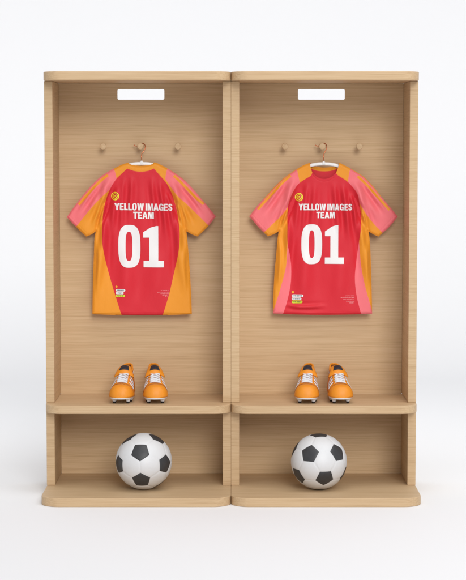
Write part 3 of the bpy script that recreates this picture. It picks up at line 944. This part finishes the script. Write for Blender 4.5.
    rows_ = [[flap(r, a) for a in np.linspace(-1, 1, 25)] for r in np.linspace(0, 1, 12)]
    fl = solid(from_bm('tongue_flap', grid_mesh(rows_), root, [M['shoe']], True), .004)
    rows_ = [[flap(r, a, .0028) for a in np.linspace(-.60, .60, 13)] for r in np.linspace(.12, .66, 8)]
    solid(from_bm('flap_patch', grid_mesh(rows_), fl, [M['navy']], True), .0014)
    rows_ = []
    for r in np.linspace(0, 1, 10):
        rows_.append([((.025 + .004 * r) * a, -LEN / 2 + .177 + .010 * (1 - abs(a)) * 0 + .010 * r + a * a * .010, .147 - .060 * r - a * a * .013) for a in np.linspace(-1, 1, 15)])
    solid(from_bm('tongue', grid_mesh(rows_), root, [M['shoe']], True), .004)
    # padded collar rim and pale piping round the heel
    rim = []
    for s in list(np.linspace(.172, LEN - .001, 26)):
        rim.append((s, 1))
    pr = []
    for s, _ in rim:
        h = shoe_h(s); tm = math.asin(min(1, (kf(KC, s) / h) ** (P_ / 2))); pr.append(S(s, tm))
    pl_ = [Vector((-p.x, p.y, p.z)) for p in pr[::-1]]
    loop = [tuple(p) for p in pr + pl_]
    from_bm('collar_rim', tube(loop, .0042, 10), root, [M['shoe']], True)
    for sd in (0, 1):
        pts = []
        for s in np.linspace(.185, LEN - .004, 22):
            h = shoe_h(s); tm = math.asin(min(1, (kf(KC, s) / h) ** (P_ / 2))) * .84
            pts.append(tuple(S(s, tm if sd == 0 else math.pi - tm, .0006)))
        from_bm('heel_piping', tube(pts, .0015, 8), root, [M['lace']], True)
    return root

def kids(o): return [c for c in col.objects if c.parent == o]
def copy_tree(o, parent=None):
    c = o.copy(); col.objects.link(c); c.parent = parent
    for ch in kids(o): copy_tree(ch, c)
    return c

proto = make_boot()
bpy.context.view_layer.update()
boots = [(-0.4650, 0.088, -4.5, 'orange football boot below the left shirt, the one nearer the outer side wall'),
         (-0.3345, 0.088, 4.5, 'orange football boot below the left shirt, the one nearer the middle partition'),
         (0.3190, 0.088, -4.5, 'orange football boot below the right shirt, the one nearer the middle partition'),
         (0.4490, 0.088, 4.5, 'orange football boot below the right shirt, the one nearer the outer side wall')]
for i, (x, y, a, lab) in enumerate(boots):
    b = proto if i == 0 else copy_tree(proto)
    b.location = (x, y, ZS1 + .0002)
    b.rotation_euler = (0, 0, math.radians(a))
    b.scale = (1, 1, 1)
    tag(b, lab, 'football boot', 'pairs of orange football boots on the shelves')

# ------------------------------------------------------------------ footballs
def make_ball(loc, R, targets, label):
    phi = (1 + 5 ** .5) / 2
    ico = np.array([(0, s1, s2 * phi) for s1 in (-1, 1) for s2 in (-1, 1)] + [(s1, s2 * phi, 0) for s1 in (-1, 1) for s2 in (-1, 1)] + [(s2 * phi, 0, s1) for s1 in (-1, 1) for s2 in (-1, 1)], float)
    ico /= np.linalg.norm(ico, axis=1)[:, None]
    # targets: (right, up, towards viewer) directions of visible black panels, in the viewer's frame
    T = np.array([(a, b, math.sqrt(max(0, 1 - a * a - b * b))) for a, b in targets]); T /= np.linalg.norm(T, axis=1)[:, None]
    best = None
    rg = np.random.RandomState(1)
    def kabsch(A, B):
        U, _, Vt = np.linalg.svd(B.T @ A)
        D = np.diag([1, 1, np.sign(np.linalg.det(U @ Vt))])
        return U @ D @ Vt
    for i in range(12):
        for j in range(12):
            c = ico[i] @ ico[j]
            if abs(c - 0.4472) > .01: continue
            Rm = kabsch(np.array([ico[i], ico[j]]), T[:2])
            for _ in range(6):
                X = ico @ Rm.T
                nn = (T @ X.T).argmax(1)
                Rm = kabsch(ico[nn], T)
            X = ico @ Rm.T
            err = np.arccos(np.clip((T @ X.T).max(1), -1, 1)).sum()
            if best is None or err < best[0]: best = (err, Rm)
    print('ball fit', best[0] / len(T))
    view = (Vector((0, -8.07, 1.4655)) - Vector(loc)).normalized()
    rt = Vector((0, 0, 1)).cross(view).normalized(); up_ = view.cross(rt)
    B = np.array([rt, up_, view]).T
    X = ico @ best[1].T @ B.T
    bm = bmesh.new()
    # truncated icosahedron vertices: 1/3 along every edge
    nb = [[j for j in range(12) if abs(X[i] @ X[j] - .4472) < .01] for i in range(12)]
    def order(c, pts):
        a = pts[0] - c * (pts[0] @ c); a /= np.linalg.norm(a); b = np.cross(c, a)
        return sorted(pts, key=lambda p: math.atan2(p @ b, p @ a))
    faces = []
    for i in range(12):
        faces.append((1, order(X[i], [(2 * X[i] + X[j]) / 3 for j in nb[i]])))
    for i in range(12):
        for j in nb[i]:
            for k in nb[i]:
                if i < j < k and k in nb[j]:
                    c = X[i] + X[j] + X[k]; c /= np.linalg.norm(c)
                    t = [(2 * X[a] + X[b]) / 3 for a in (i, j, k) for b in (i, j, k) if a != b]
                    faces.append((0, order(c, t)))
    n = 12
    for kind, P in faces:
        c = np.mean(P, 0)
        m = len(P)
        for q in range(m):
            a, b = P[q], P[(q + 1) % m]
            g = {}
            for u in range(n + 1):
                for v in range(n + 1 - u):
                    w = (u + v) / n            # 0 at centre, 1 at the seam
                    p = c + (a - c) * u / n + (b - c) * v / n
                    p = p / np.linalg.norm(p)
                    dist = (1 - w) * 0.33
                    rad = R * (1 - 0.011 * math.exp(-(dist / 0.022) ** 2) + 0.0015 * (1 - w * w))
                    g[u, v] = bm.verts.new(tuple(p * rad))
            for u in range(n):
                for v in range(n - u):
                    f = bm.faces.new((g[u, v], g[u + 1, v], g[u, v + 1])); f.material_index = kind; f.smooth = True
                    if u + v < n - 1:
                        f = bm.faces.new((g[u + 1, v], g[u + 1, v + 1], g[u, v + 1])); f.material_index = kind; f.smooth = True
    bmesh.ops.remove_doubles(bm, verts=bm.verts, dist=1e-5)
    bmesh.ops.recalc_face_normals(bm, faces=bm.faces)
    o = from_bm('football', bm, None, [M['ball_white'], M['ball_black']])
    o.location = loc
    return tag(o, label, 'ball', 'black and white footballs on the base boards')

RA, RB = 0.1181, 0.1173
make_ball((-0.3745, -0.085, ZB1 + RA - .0006), RA, [(-.154, .42), (-.123, -.59), (.718, -.04), (-.87, -.067), (.45, .805), (-.52, .795)],
          'football in the left locker, one black panel straight above another at its middle')
make_ball((0.3605, -0.087, ZB1 + RB - .0006), RB, [(-.33, .303), (.654, .33), (.186, -.585), (-.016, .957), (-.729, -.51)],
          'football in the right locker, two dark panels side by side in its upper half')
